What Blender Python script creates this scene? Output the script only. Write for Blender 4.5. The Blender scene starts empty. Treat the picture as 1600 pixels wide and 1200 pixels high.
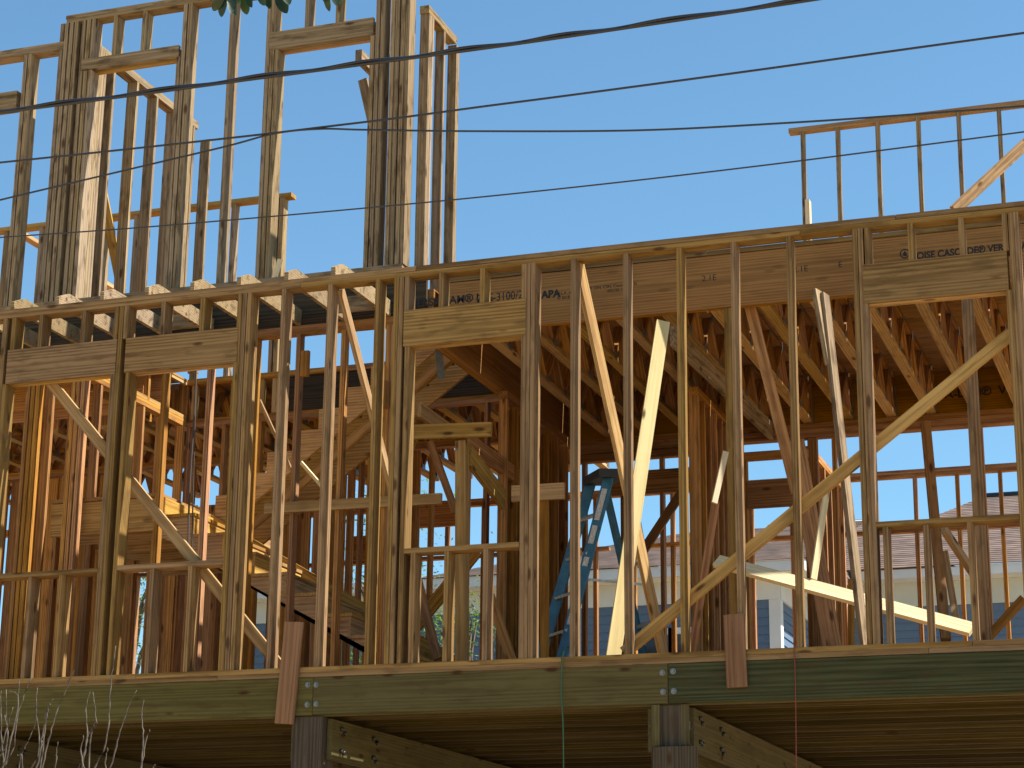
import bpy, bmesh, math, random
from mathutils import Vector, Matrix
random.seed(11)
S = bpy.context.scene
COL = S.collection

# ------------------------------------------------------------------ camera, world, sun, exposure
F_PX = 3198.94
R = Matrix(((0.94299975, 0.08092946, 0.32280317),
            (0.3326184, -0.26065496, -0.90632444),
            (0.0107919, 0.962034, -0.27271619)))
CAM = Vector((5.0, -14.2575, -2.0978))
cd = bpy.data.cameras.new('camera'); cd.sensor_width = 36.0; cd.lens = F_PX / 1600 * 36
cd.clip_start = 0.05; cd.clip_end = 3000
co = bpy.data.objects.new('camera', cd); COL.objects.link(co)
co.matrix_world = Matrix.Translation(CAM) @ R.to_4x4()
S.camera = co

SUN_EL, SUN_AZ = math.radians(57), math.radians(81)      # azimuth clockwise from +Y (towards +X)
wd = bpy.data.worlds.new('World'); S.world = wd; wd.use_nodes = True
nt = wd.node_tree
sky = nt.nodes.new('ShaderNodeTexSky'); sky.sky_type = 'NISHITA'; sky.sun_disc = False
sky.sun_elevation = SUN_EL; sky.sun_rotation = SUN_AZ
sky.altitude = 100; sky.air_density = 1.0; sky.dust_density = 0.6; sky.ozone_density = 1.6
bg = nt.nodes['Background']; tint = nt.nodes.new('ShaderNodeMix'); tint.data_type = 'RGBA'; tint.blend_type = 'MULTIPLY'; tint.inputs[0].default_value = 1
tint.inputs[7].default_value = (0.79, 1.09, 1.13, 1); nt.links.new(sky.outputs[0], tint.inputs[6])
nt.links.new(tint.outputs[2], bg.inputs[0]); bg.inputs[1].default_value = 0.066
sl = bpy.data.lights.new('sun', 'SUN'); sl.energy = 5.0; sl.angle = math.radians(0.53); sl.color = (1.0, 0.95, 0.86)
so = bpy.data.objects.new('sun', sl); COL.objects.link(so)
sd = Vector((math.sin(SUN_AZ) * math.cos(SUN_EL), math.cos(SUN_AZ) * math.cos(SUN_EL), math.sin(SUN_EL)))
so.rotation_euler = sd.to_track_quat('Z', 'Y').to_euler(); so.location = (20, 5, 30)
S.view_settings.view_transform = 'Standard'; S.view_settings.look = 'None'
S.view_settings.exposure = 1.35; S.view_settings.gamma = 1.0; S.view_settings.use_curve_mapping = False
S.cycles.max_bounces = 10; S.cycles.diffuse_bounces = 6

# ------------------------------------------------------------------ surveying helper: where the line of sight through a photo point meets a real plane
def at(px, py, Y=None, X=None, Z=None):
    r = R @ Vector((px - 800, -(py - 600), -F_PX))
    if Y is not None: t = (Y - CAM.y) / r.y
    elif X is not None: t = (X - CAM.x) / r.x
    else: t = (Z - CAM.z) / r.z
    return CAM + r * t
def ax(px, py, Y): return at(px, py, Y=Y).x

# ------------------------------------------------------------------ materials
def nodes(name, rough=0.75):
    m = bpy.data.materials.new(name); m.use_nodes = True
    n = m.node_tree; b = n.nodes['Principled BSDF']; b.inputs['Roughness'].default_value = rough
    return m, n, b
def N(n, t, **k):
    x = n.nodes.new(t)
    for a, v in k.items(): setattr(x, a, v)
    return x
def ramp(n, src, stops):
    r = N(n, 'ShaderNodeValToRGB'); n.links.new(src, r.inputs[0])
    e = r.color_ramp.elements
    while len(e) < len(stops): e.new(0.5)
    for i, (p, c) in enumerate(stops):
        e[i].position = p; e[i].color = (*c, 1) if len(c) == 3 else c
    return r
def mix(n, a, b, fac, mode='MIX'):
    m = N(n, 'ShaderNodeMix', data_type='RGBA', blend_type=mode)
    for s, v in ((m.inputs[6], a), (m.inputs[7], b), (m.inputs[0], fac)):
        if isinstance(v, (int, float)): s.default_value = v
        elif isinstance(v, tuple): s.default_value = (*v, 1)
        else: n.links.new(v, s)
    return m.outputs[2]
def math_(n, op, a, b=None):
    m = N(n, 'ShaderNodeMath', operation=op)
    for i, v in enumerate((a, b)):
        if v is None: continue
        if isinstance(v, (int, float)): m.inputs[i].default_value = v
        else: n.links.new(v, m.inputs[i])
    return m.outputs[0]

def wood(name, pale, dark, grey=0.0, gcol=(0.20, 0.18, 0.15), knot=0.8, var=0.35, rough=0.78, stain=0.25):
    """sawn timber: grain runs along each board's own X axis"""
    m, n, b = nodes(name, rough)
    tc = N(n, 'ShaderNodeTexCoord'); oi = N(n, 'ShaderNodeObjectInfo')
    off = N(n, 'ShaderNodeVectorMath', operation='SCALE'); off.inputs[0].default_value = (37, 53, 71)
    n.links.new(oi.outputs['Random'], off.inputs['Scale'])
    add = N(n, 'ShaderNodeVectorMath', operation='ADD'); n.links.new(tc.outputs['Object'], add.inputs[0]); n.links.new(off.outputs[0], add.inputs[1])
    def mp(s):
        q = N(n, 'ShaderNodeMapping'); q.inputs['Scale'].default_value = s; n.links.new(add.outputs[0], q.inputs[0]); return q.outputs[0]
    o2 = N(n, 'ShaderNodeVectorMath', operation='SCALE'); o2.inputs[0].default_value = (37, 0.09, 0.0); n.links.new(oi.outputs['Random'], o2.inputs['Scale'])
    a2 = N(n, 'ShaderNodeVectorMath', operation='ADD'); n.links.new(tc.outputs['Object'], a2.inputs[0]); n.links.new(o2.outputs[0], a2.inputs[1])
    q2 = N(n, 'ShaderNodeMapping'); q2.inputs['Scale'].default_value = (0.55, 15, 15); q2.inputs['Location'].default_value = (0, -0.5, 0.9); n.links.new(a2.outputs[0], q2.inputs[0])
    wv = N(n, 'ShaderNodeTexWave', wave_type='RINGS', rings_direction='X'); n.links.new(q2.outputs[0], wv.inputs[0])
    wv.inputs['Scale'].default_value = 1.0; wv.inputs['Distortion'].default_value = 7; wv.inputs['Detail'].default_value = 2; wv.inputs['Detail Scale'].default_value = 0.8
    fine = N(n, 'ShaderNodeTexNoise'); n.links.new(mp((2.5, 110, 110)), fine.inputs[0]); fine.inputs['Scale'].default_value = 1; fine.inputs['Detail'].default_value = 4
    big = N(n, 'ShaderNodeTexNoise'); n.links.new(mp((1.1, 5, 5)), big.inputs[0]); big.inputs['Scale'].default_value = 1; big.inputs['Detail'].default_value = 3
    g = math_(n, 'ADD', math_(n, 'MULTIPLY', wv.outputs['Fac'], 0.22), math_(n, 'ADD', math_(n, 'MULTIPLY', fine.outputs['Fac'], 0.5), math_(n, 'MULTIPLY', big.outputs['Fac'], 0.5)))
    base = ramp(n, g, [(0.42, dark), (0.74, pale)]).outputs[0]
    # board to board change of tone
    hv = N(n, 'ShaderNodeHueSaturation'); n.links.new(base, hv.inputs['Color'])
    r2 = math_(n, 'FRACT', math_(n, 'MULTIPLY', oi.outputs['Random'], 7.31))
    n.links.new(math_(n, 'ADD', math_(n, 'MULTIPLY', oi.outputs['Random'], var), 1 - var * 0.55), hv.inputs['Value'])
    n.links.new(math_(n, 'ADD', math_(n, 'MULTIPLY', r2, 0.012), 0.491), hv.inputs['Hue'])
    n.links.new(math_(n, 'ADD', math_(n, 'MULTIPLY', r2, 0.22), 0.82), hv.inputs['Saturation'])
    c = hv.outputs[0]
    # weathering and dirty patches
    wr = ramp(n, big.outputs['Fac'], [(0.40, (0, 0, 0)), (0.72, (1, 1, 1))]).outputs[0]
    if grey: c = mix(n, c, gcol, math_(n, 'ADD', math_(n, 'MULTIPLY', wr, grey * 0.7), grey * 0.45))
    st = N(n, 'ShaderNodeTexNoise'); n.links.new(mp((2.6, 11, 11)), st.inputs[0]); st.inputs['Scale'].default_value = 1.7; st.inputs['Detail'].default_value = 6
    sr = ramp(n, st.outputs['Fac'], [(0.52, (0, 0, 0)), (0.66, (1, 1, 1))]).outputs[0]
    c = mix(n, c, (0.05, 0.030, 0.014), math_(n, 'MULTIPLY', sr, stain))
    # knots
    vo = N(n, 'ShaderNodeTexVoronoi'); n.links.new(mp((3.0, 9, 9)), vo.inputs[0]); vo.inputs['Scale'].default_value = 1
    sel = N(n, 'ShaderNodeSeparateColor'); n.links.new(vo.outputs['Color'], sel.inputs[0])
    kn = ramp(n, vo.outputs['Distance'], [(0.10, (1, 1, 1)), (0.20, (0, 0, 0))]).outputs[0]
    on = math_(n, 'GREATER_THAN', sel.outputs[0], 0.5)
    c = mix(n, c, (0.045, 0.02, 0.01), math_(n, 'MULTIPLY', math_(n, 'MULTIPLY', kn, on), knot))
    n.links.new(c, b.inputs['Base Color'])
    bp = N(n, 'ShaderNodeBump'); bp.inputs['Strength'].default_value = 0.35; bp.inputs['Distance'].default_value = 0.004
    n.links.new(g, bp.inputs['Height']); n.links.new(bp.outputs[0], b.inputs['Normal'])
    b.inputs['Specular IOR Level'].default_value = 0.06
    return m

def plain(name, col, rough=0.6, metal=0.0, nscale=8, namt=0.2, bump=0.0):
    m, n, b = nodes(name, rough); b.inputs['Metallic'].default_value = metal
    tc = N(n, 'ShaderNodeTexCoord'); no = N(n, 'ShaderNodeTexNoise'); n.links.new(tc.outputs['Object'], no.inputs[0])
    no.inputs['Scale'].default_value = nscale; no.inputs['Detail'].default_value = 5
    k = tuple(max(0, v * (1 - namt)) for v in col); q = tuple(min(1, v * (1 + namt)) for v in col)
    n.links.new(ramp(n, no.outputs['Fac'], [(0.3, k), (0.7, q)]).outputs[0], b.inputs['Base Color'])
    if bump:
        bp = N(n, 'ShaderNodeBump'); bp.inputs['Strength'].default_value = bump; bp.inputs['Distance'].default_value = 0.02
        n.links.new(no.outputs['Fac'], bp.inputs['Height']); n.links.new(bp.outputs[0], b.inputs['Normal'])
    return m

M = {}
M['weathered'] = wood('weathered_pine', (0.32, 0.228, 0.118), (0.16, 0.104, 0.049), grey=0.24, gcol=(0.17, 0.135, 0.09), stain=0.6)
M['front'] = wood('framing_pine', (0.268, 0.160, 0.056), (0.122, 0.066, 0.020), grey=0.14, gcol=(0.15, 0.108, 0.056), stain=0.4)
M['fresh'] = wood('fresh_pine', (0.42, 0.265, 0.088), (0.26, 0.145, 0.042), stain=0.25)
M['fir'] = wood('interior_fir', (0.42, 0.205, 0.055), (0.21, 0.090, 0.020), var=0.45, stain=0.3)
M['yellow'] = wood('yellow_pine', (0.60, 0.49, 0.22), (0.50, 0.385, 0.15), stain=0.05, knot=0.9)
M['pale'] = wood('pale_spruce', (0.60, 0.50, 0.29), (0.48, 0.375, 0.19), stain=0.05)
M['pink'] = wood('pinkish_scrap', (0.245, 0.128, 0.062), (0.155, 0.076, 0.032), stain=0.15, knot=0.4)
M['treated'] = wood('treated_timber', (0.100, 0.083, 0.030), (0.064, 0.052, 0.018), stain=0.35, knot=0.95, var=0.15)
M['tgreen'] = wood('dark_treated_timber', (0.058, 0.062, 0.026), (0.024, 0.027, 0.011), stain=0.45, knot=0.2, var=0.1)
M['tpost'] = wood('grey_post_timber', (0.085, 0.066, 0.045), (0.035, 0.027, 0.018), stain=0.5, grey=0.3, gcol=(.06, .05, .038), var=0.1)
M['lvl'] = wood('laminated_veneer', (0.30, 0.138, 0.006), (0.18, 0.076, 0.002), knot=0.3, stain=0.1, var=0.08, rough=0.95)
M['ply'] = wood('plywood_sheathing', (0.36, 0.195, 0.055), (0.20, 0.10, 0.023), knot=0.6, stain=0.35, var=0.3)
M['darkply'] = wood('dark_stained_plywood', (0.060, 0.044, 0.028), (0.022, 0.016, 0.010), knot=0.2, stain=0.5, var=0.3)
M['stair'] = wood('stair_pine', (0.46, 0.275, 0.082), (0.27, 0.14, 0.036), stain=0.25, knot=0.5)
M['tjoist'] = wood('shaded_joist_timber', (0.072, 0.052, 0.016), (0.040, 0.028, 0.008), stain=0.3, var=0.6)  # treated timber coloured darker to carry the shade under the deck
M['ink'] = plain('black_ink', (0.012, 0.010, 0.009), 0.8)
M['zinc'] = plain('galvanised_steel', (0.16, 0.17, 0.17), 0.5, 0.6, 30)
M['blackm'] = plain('black_plastic', (0.018, 0.018, 0.02), 0.5)
M['blue'] = plain('blue_fibreglass', (0.042, 0.165, 0.27), 0.45, 0, 12, 0.25)
M['alu'] = plain('aluminium', (0.50, 0.50, 0.47), 0.5, 0.1, 20)
M['label'] = plain('white_label', (0.62, 0.60, 0.55), 0.6, 0, 60, 0.35)
M['cable'] = plain('black_cable', (0.010, 0.010, 0.012), 0.35)
M['gcord'] = plain('green_cord', (0.015, 0.08, 0.035), 0.5)
M['rcord'] = plain('red_cord', (0.17, 0.02, 0.015), 0.5)
M['rope'] = plain('dark_cord', (0.05, 0.035, 0.025), 0.7)
M['white'] = plain('white_trim', (0.56, 0.57, 0.56), 0.6, 0, 2, 0.06)
M['siding'] = plain('blue_grey_siding', (0.085, 0.135, 0.205), 0.65, 0, 1.5, 0.08)
M['glass'] = plain('dark_glass', (0.02, 0.022, 0.025), 0.08)
M['plaster'] = plain('cream_frieze', (0.47, 0.48, 0.42), 0.7, 0, 1.2, 0.12)

def shingle_mat():
    m, n, b = nodes('asphalt_shingle', 0.9)
    oi = N(n, 'ShaderNodeNewGeometry'); tc = N(n, 'ShaderNodeTexCoord')
    no = N(n, 'ShaderNodeTexNoise'); n.links.new(tc.outputs['Object'], no.inputs[0]); no.inputs['Scale'].default_value = 40; no.inputs['Detail'].default_value = 3
    mp = N(n, 'ShaderNodeMapping'); mp.inputs['Scale'].default_value = (3.2, 3.2, 9.5); n.links.new(tc.outputs['Object'], mp.inputs[0])
    wn = N(n, 'ShaderNodeTexNoise'); wn.inputs['Scale'].default_value = 1; wn.inputs['Detail'].default_value = 1; n.links.new(mp.outputs[0], wn.inputs[0])
    a = ramp(n, wn.outputs['Fac'], [(0.33, (0.065, 0.038, 0.028)), (0.5, (0.105, 0.065, 0.048)), (0.66, (0.145, 0.095, 0.072))]).outputs[0]
    c = mix(n, a, (0.08, 0.06, 0.055), math_(n, 'MULTIPLY', no.outputs['Fac'], 0.4))
    n.links.new(c, b.inputs['Base Color']); return m
M['shingle'] = shingle_mat()

def leaf_mat(name, a, c2):
    m, n, b = nodes(name, 0.45)
    oi = N(n, 'ShaderNodeNewGeometry')
    n.links.new(ramp(n, oi.outputs['Random Per Island'], [(0.1, a), (0.9, c2)]).outputs[0], b.inputs['Base Color'])
    tr = N(n, 'ShaderNodeBsdfTranslucent'); tr.inputs[0].default_value = (c2[0] * 2.2, c2[1] * 2.2, c2[2] * 1.2, 1)
    ms = N(n, 'ShaderNodeMixShader'); ms.inputs[0].default_value = 0.35 if name == 'tree_foliage' else 0.12
    n.links.new(b.outputs[0], ms.inputs[1]); n.links.new(tr.outputs[0], ms.inputs[2])
    n.links.new(ms.outputs[0], n.nodes['Material Output'].inputs[0]); return m
M['leaf'] = leaf_mat('magnolia_leaf', (0.004, 0.011, 0.003), (0.013, 0.034, 0.006))
M['foliage'] = leaf_mat('tree_foliage', (0.03, 0.07, 0.018), (0.085, 0.15, 0.03))
M['bark'] = plain('bark', (0.11, 0.085, 0.06), 0.9, 0, 14, 0.4, 0.5)
M['twig'] = plain('dry_twig', (0.065, 0.050, 0.036), 0.8, 0, 60, 0.9)

def ground_mat():
    m, n, b = nodes('dirt_and_grass', 0.95)
    tc = N(n, 'ShaderNodeTexCoord'); no = N(n, 'ShaderNodeTexNoise'); n.links.new(tc.outputs['Object'], no.inputs[0]); no.inputs['Scale'].default_value = 0.5; no.inputs['Detail'].default_value = 9
    n.links.new(ramp(n, no.outputs['Fac'], [(0.28, (0.17, 0.13, 0.07)), (0.42, (0.34, 0.245, 0.14)), (0.62, (0.44, 0.325, 0.19))]).outputs[0], b.inputs['Base Color'])
    bp = N(n, 'ShaderNodeBump'); bp.inputs['Strength'].default_value = 0.6; n.links.new(no.outputs['Fac'], bp.inputs['Height']); n.links.new(bp.outputs[0], b.inputs['Normal'])
    return m

# ------------------------------------------------------------------ object builders
def link(o, parent=None):
    COL.objects.link(o)
    if parent is not None:
        o.parent = parent
    return o
ORG = {}
def thing(name, label, cat, loc=(0, 0, 0), group=None):
    o = bpy.data.objects.new(name, None); o.location = loc; o.empty_display_size = 0.2
    o['label'] = label; o['category'] = cat
    if group: o['group'] = group
    COL.objects.link(o); ORG[o.name] = Matrix.Translation(Vector(loc)); return o
def tag(o, label, cat, group=None):
    o['label'] = label; o['category'] = cat
    if group: o['group'] = group
    return o
def place(o, mw, parent):
    """put a part at world matrix mw under its thing (or part)"""
    if parent is None: o.matrix_world = mw
    else:
        o.parent = parent
        o.matrix_basis = ORG[parent.name].inverted() @ mw
    ORG[o.name] = mw.copy()
    return o
CACHE = {}
def board_mesh(L, w, t, mat, bow):
    k = (round(L, 2), round(w, 3), round(t, 3), mat, bow)
    if k in CACHE: return CACHE[k]
    me = bpy.data.meshes.new('timber')
    ns = 4 if bow else 1
    vs, fs = [], []
    by, bz = (random.uniform(-1, 1) * 0.0015 * min(L, 3), random.uniform(-1, 1) * 0.0015 * min(L, 3)) if bow else (0, 0)
    for i in range(ns + 1):
        u = i / ns; x = (u - 0.5) * L; c = math.sin(math.pi * u)
        e = 1.0 if 0 < i < ns else 0.99
        for sy, sz in ((-1, -1), (1, -1), (1, 1), (-1, 1)):
            vs.append((x, sy * w / 2 * e + by * c, sz * t / 2 * e + bz * c))
    for i in range(ns):
        a = i * 4
        for j in range(4):
            k2 = (j + 1) % 4
            fs.append((a + j, a + k2, a + 4 + k2, a + 4 + j))
    fs.append((3, 2, 1, 0)); e = ns * 4; fs.append((e, e + 1, e + 2, e + 3))
    me.from_pydata(vs, [], fs); me.materials.append(M[mat]); me.update()
    CACHE[k] = me; return me
def board(name, parent, p0, p1, w, t, mat, wdir=(0, 0, 1), bow=True, label=None):
    """timber from p0 to p1 (centre line); w measured along wdir, t across it"""
    p0, p1 = Vector(p0), Vector(p1); X = (p1 - p0); L = X.length; X.normalize()
    Wd = Vector(wdir); Wd = (Wd - X * Wd.dot(X)).normalized(); T = X.cross(Wd)
    mw = Matrix((X, Wd, T)).transposed().to_4x4(); mw.translation = (p0 + p1) / 2
    o = bpy.data.objects.new(name, board_mesh(L, w, t, mat, bow)); COL.objects.link(o)
    if label: o['label'] = label
    return place(o, mw, parent)
def bx(name, parent, x0, x1, y0, y1, z0, z1, mat, bow=None, label=None, j=True):
    """axis-aligned timber; grain along its longest side"""
    d = (abs(x1 - x0), abs(y1 - y0), abs(z1 - z0)); c = Vector(((x0 + x1) / 2, (y0 + y1) / 2, (z0 + z1) / 2))
    a = d.index(max(d))
    E = [Vector((1, 0, 0)), Vector((0, 1, 0)), Vector((0, 0, 1))][a] * (d[a] / 2)
    if a == 0: w, t, wd_ = d[2], d[1], (0, 0, 1)
    elif a == 1: w, t, wd_ = d[2], d[0], (0, 0, 1)
    else: w, t, wd_ = d[0], d[1], (1, 0, 0)
    if bow is None: bow = d[a] > 1.2 and min(d) < 0.06
    if j: c += Vector((random.uniform(-1, 1) * .0012, random.uniform(-1, 1) * .0018, 0)) if a == 2 else Vector((0, random.uniform(-1, 1) * .0015, 0))
    return board(name, parent, c - E, c + E, w, t, mat, wd_, bow, label)
def mesh_obj(name, vs, fs, mat, parent=None, smooth=False, loc=None):
    me = bpy.data.meshes.new(name); me.from_pydata([tuple(v) for v in vs], [], fs); me.materials.append(M[mat]) ; me.update()
    if smooth:
        for p in me.polygons: p.use_smooth = True
    o = bpy.data.objects.new(name, me); COL.objects.link(o)
    return place(o, Matrix.Translation(Vector(loc) if loc else Vector((0, 0, 0))), parent)
def prism(name, parent, pts, thick, mat, plane='XZ', at0=0.0):
    """outline pts in a vertical plane, extruded by thick: XZ -> along Y from at0, YZ -> along X"""
    n = len(pts); vs = []
    for d in (0, thick):
        for a, b in pts:
            vs.append((a, at0 + d, b) if plane == 'XZ' else (at0 + d, a, b))
    fs = [tuple(range(n)), tuple(range(2 * n - 1, n - 1, -1))]
    for i in range(n):
        k = (i + 1) % n; fs.append((i, i + n, k + n, k))
    o = mesh_obj(name, vs, fs, mat, parent)
    bm = bmesh.new(); bm.from_mesh(o.data); bmesh.ops.recalc_face_normals(bm, faces=bm.faces); bm.to_mesh(o.data); bm.free()
    return o
def tube(name, parent, pts, rad, mat, sides=8, rads=None):
    vs, fs = [], []
    pts = [Vector(p) for p in pts]; n = len(pts)
    for i, p in enumerate(pts):
        d = (pts[min(i + 1, n - 1)] - pts[max(i - 1, 0)]).normalized()
        u = d.cross(Vector((0.13, 0.31, 1)) if abs(d.z) < 0.9 else Vector((1, 0, 0))).normalized(); v = d.cross(u)
        r = rads[i] if rads else rad
        for k in range(sides):
            a = 2 * math.pi * k / sides; vs.append(p + u * math.cos(a) * r + v * math.sin(a) * r)
    for i in range(n - 1):
        for k in range(sides):
            q = (k + 1) % sides; fs.append((i * sides + k, i * sides + q, (i + 1) * sides + q, (i + 1) * sides + k))
    fs.append(tuple(range(sides - 1, -1, -1))); fs.append(tuple(range((n - 1) * sides, n * sides)))
    return mesh_obj(name, vs, fs, mat, parent, smooth=True)
def smoothpts(pts, n=40):
    """Catmull-Rom through the points"""
    P = [Vector(p) for p in pts]; P = [2 * P[0] - P[1]] + P + [2 * P[-1] - P[-2]]
    out = []
    for i in range(1, len(P) - 2):
        for k in range(n):
            t = k / n; a, b, c, d = P[i - 1], P[i], P[i + 1], P[i + 2]
            out.append(0.5 * ((2 * b) + (c - a) * t + (2 * a - 5 * b + 4 * c - d) * t * t + (3 * b - a - 3 * c + d) * t ** 3))
    out.append(P[-2]); return out
def text(body, parent, loc, size, name='printed_text', space=1.0, bold=0.0, rot=(math.pi / 2, 0, 0), shear=0.0, sx=1.0):
    c = bpy.data.curves.new(name, 'FONT'); c.body = body; c.size = size; c.extrude = 0.0004; c.space_character = space; c.offset = bold; c.shear = shear
    c.materials.append(M['ink']); o = bpy.data.objects.new(name, c); COL.objects.link(o)
    place(o, Matrix.Translation(Vector(loc)) @ Matrix.Rotation(rot[0], 4, 'X') @ Matrix.Diagonal((sx, 1, 1, 1)), parent); return o

IN = 0.038; D4 = 0.089; FD = 0.138
ZP = 3.16; ZT = 3.236        # underside and top of the lower storey's double top plate

# ------------------------------------------------------------------ the ground
gm = ground_mat(); M['ground'] = gm
vs, fs = [], []; G = -3.75
gx = [-900, -120, -40] + [-30 + 4 * i for i in range(20)] + [60, 140, 900]; gy = [-700, -80, -30] + [-22 + 4 * i for i in range(20)] + [70, 160, 1500]
for y in gy:
    for x in gx: vs.append((x, y, G + (random.uniform(-.06, .06) if abs(x) < 60 and abs(y) < 60 else 0)))
w = len(gx)
for j in range(len(gy) - 1):
    for i in range(w - 1): fs.append((j * w + i, j * w + i + 1, (j + 1) * w + i + 1, (j + 1) * w + i))
g = mesh_obj('ground', vs, fs, 'ground'); g['kind'] = 'structure'

# ------------------------------------------------------------------ the raised deck the house stands on
deck = thing('timber_deck', 'raised platform of dark treated joists and rim boards on posts under the framed house', 'deck', (0, 0, 0))
xs1, xs2 = ax(489, 1080, 0), ax(1044, 1070, 0)
bx('rim_board', deck, -5.9, xs1 - .002, -.001, .037, -.292, -.002, 'treated', label='pale green-brown rim board left of the first bolted splice', bow=False)
bx('rim_board', deck, xs1 + .002, xs2 - .003, 0, .038, -.288, -.002, 'treated', label='long pale rim board between the two bolted splices', bow=False)
bx('rim_board', deck, xs2 + .003, 5.9, -.004, .034, -.288, -.004, 'tgreen', label='dark mossy green rim board', bow=False)
for i in range(1, 19):
    y = 0.04 + i * 0.4064
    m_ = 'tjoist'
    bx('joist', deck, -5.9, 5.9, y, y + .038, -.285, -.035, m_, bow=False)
bx('joist', deck, -5.9, 5.9, .0385, .0765, -.30, -.035, 'treated', bow=False)
def bolt(x, z, y=0.0):
    vs, fs = [], []
    for (r, d0, d1, n) in ((.022, 0, .003, 16), (.0125, .003, .014, 6)):
        b0 = len(vs)
        for d in (d0, d1):
            for k in range(n):
                a = 2 * math.pi * k / n; vs.append((r * math.cos(a), -d, r * math.sin(a)))
        fs += [tuple(b0 + n + k for k in range(n))]
        for k in range(n): q = (k + 1) % n; fs.append((b0 + k, b0 + q, b0 + n + q, b0 + n + k))
    mesh_obj('bolt', vs, fs, 'zinc', deck, loc=(x, y - .001, z))
for px, py in ((481, 1070), (494, 1070), (480, 1101), (494, 1100)): p = at(px, py, Y=0); bolt(p.x, p.z, 0)
for px, py in ((1035, 1051), (1036, 1081)): p = at(px, py, Y=0); bolt(p.x, p.z, 0)
for px, py in ((1052, 1049), (1053, 1080)): p = at(px, py, Y=0); bolt(p.x, p.z, -.004)
# plywood subfloor in sheets
for i in range(5):
    for k in range(3):
        x0 = -5.9 + i * 2.36; y0 = 0.045 + k * 2.44
        bx('floor_sheet', deck, x0, x0 + 2.357, y0, y0 + 2.437, -.034, -.006, 'ply', bow=False, j=False)

# girders running back on posts
def girder(px, py, label, post_w=.14):
    t = thing('support_girder', label, 'girder', (at(px, py, Y=.1).x, .1, G))
    x = at(px, py, Y=.1).x
    bx('beam_ply', t, x, x + .042, .1, 7.2, -.62, -.31, 'treated', bow=False)
    bx('beam_ply', t, x - .30, x - .258, .1, 7.2, -.62, -.31, 'treated', bow=False)
    bx('post', t, x - .255, x - .005, .02, .25, G, -.30, 'tpost', bow=False)
    for yy in (3.4, 6.9): bx('post', t, x - .255, x - .005, yy, yy + .25, G, -.30, 'tpost', bow=False)
    for (dy, dz) in ((.16, -.37), (.22, -.40), (.16, -.54), (.21, -.55), (.78, -.38), (.86, -.41), (.78, -.53), (.84, -.56)):
        o = tube('bolt', t, [(x + .0425, .1 + dy, dz), (x + .062, .1 + dy, dz)], .017, 'blackm', 8)
    return t, x
t1, gx1 = girder(512, 1120, 'bolted double girder running back from the post under the first splice')
t2, gx2 = girder(1075, 1104, 'bolted double girder running back from the grey post under the dark green rim board')
girder(-60, 1160, 'bolted double girder under the far corner of the platform behind the dry twigs')
# short cleats and post cap by the right post
p = at(1018, 1100, Y=-.01)
bx('cleat', t2, at(1018, 1120, Y=.0).x, at(1030, 1120, Y=0).x, .0, .04, at(1020, 1166, Y=0).z, -.294, 'treated', bow=False)
bx('cleat', t2, at(1063, 1120, Y=.0).x, at(1074, 1120, Y=0).x, .02, .06, at(1066, 1163, Y=0).z, -.294, 'treated', bow=False)
bx('cleat', t2, at(1021, 1180, Y=-.02).x, at(1089, 1180, Y=-.02).x, -.035, .015, -1.4, at(1050, 1167, Y=0).z, 'tpost', bow=False)
q = at(1075, 1134, Y=.09); mesh_obj('tag_label', [(q.x - .012, .095, q.z - .03), (q.x + .012, .095, q.z - .03), (q.x + .012, .095, q.z + .03), (q.x - .012, .095, q.z + .03), (q.x - .012, .098, q.z - .03), (q.x + .012, .098, q.z - .03), (q.x + .012, .098, q.z + .03), (q.x - .012, .098, q.z + .03)], [(0, 1, 2, 3), (7, 6, 5, 4), (0, 4, 5, 1), (1, 5, 6, 2), (2, 6, 7, 3), (3, 7, 4, 0)], 'label', t2)

# ------------------------------------------------------------------ front wall of the porch
fw = thing('stud_wall', 'long porch wall of bare studs with window openings standing on the platform edge', 'wall frame', (0, 0, 0))
W0, W1 = -5.9, 5.9; WL = -10.5
def plate_row(t, x0, x1, y0, y1, z0, z1, cuts, name, mat):
    c = [x0] + [q for q in cuts if x0 < q < x1] + [x1]
    for a, b in zip(c[:-1], c[1:]): bx(name, t, a + .0015, b - .0015, y0, y1, z0, z1, mat)
plate_row(fw, W0, W1, 0, FD, 0, IN, (ax(340, 1050, 0), 3.0), 'sole_plate', 'front')
plate_row(fw, W0, W1, -.003, FD - .003, IN, 2 * IN, (-3.2, 0.33, 3.3), 'sole_plate', 'front')
plate_row(fw, W0, W1, 0, FD, ZP, ZP + IN, (ax(470, 440, 0), ax(1250, 365, 0)), 'top_plate', 'front')
plate_row(fw, W0, W1, -.002, FD - .002, ZP + IN, ZT, (-0.9, ax(1399, 340, 0)), 'top_plate', 'front')
Zs = 2 * IN
HB, HT = 2.575, 2.875
def st(px, y=480, z0=Zs, z1=ZP, name='stud', mat='front', Y=0, d=FD, par=None, w=IN, label=None):
    x = ax(px, y, Y); return bx(name, par or fw, x, x + w, Y, Y + d, z0, z1, mat, label=label)
# kings and ordinary studs
for px, y in ((5.2, 500), (180, 480), (187.5, 480), (371, 480), (378.2, 480), (386, 480), (440, 463), (512, 450), (587, 440), (616.5, 440), (624.3, 440),
              (821.8, 430), (829.8, 430), (892, 420), (973, 410), (1057, 400), (1141.5, 390), (1228, 380), (1331, 365), (1340, 365),
              (1574.6, 340), (1582.4, 340)):
    st(px, y)
for k in (1, 2, 3, 4): x = ax(1582.4, 340, 0) + .42 * k + .05; bx('stud', fw, x, x + IN, 0, FD, Zs, ZP, 'front')
for k in (1, 2, 3): x = ax(5.2, 500, 0) - .40 * k; bx('stud', fw, x, x + IN, 0, FD, Zs, ZP, 'front')
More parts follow.
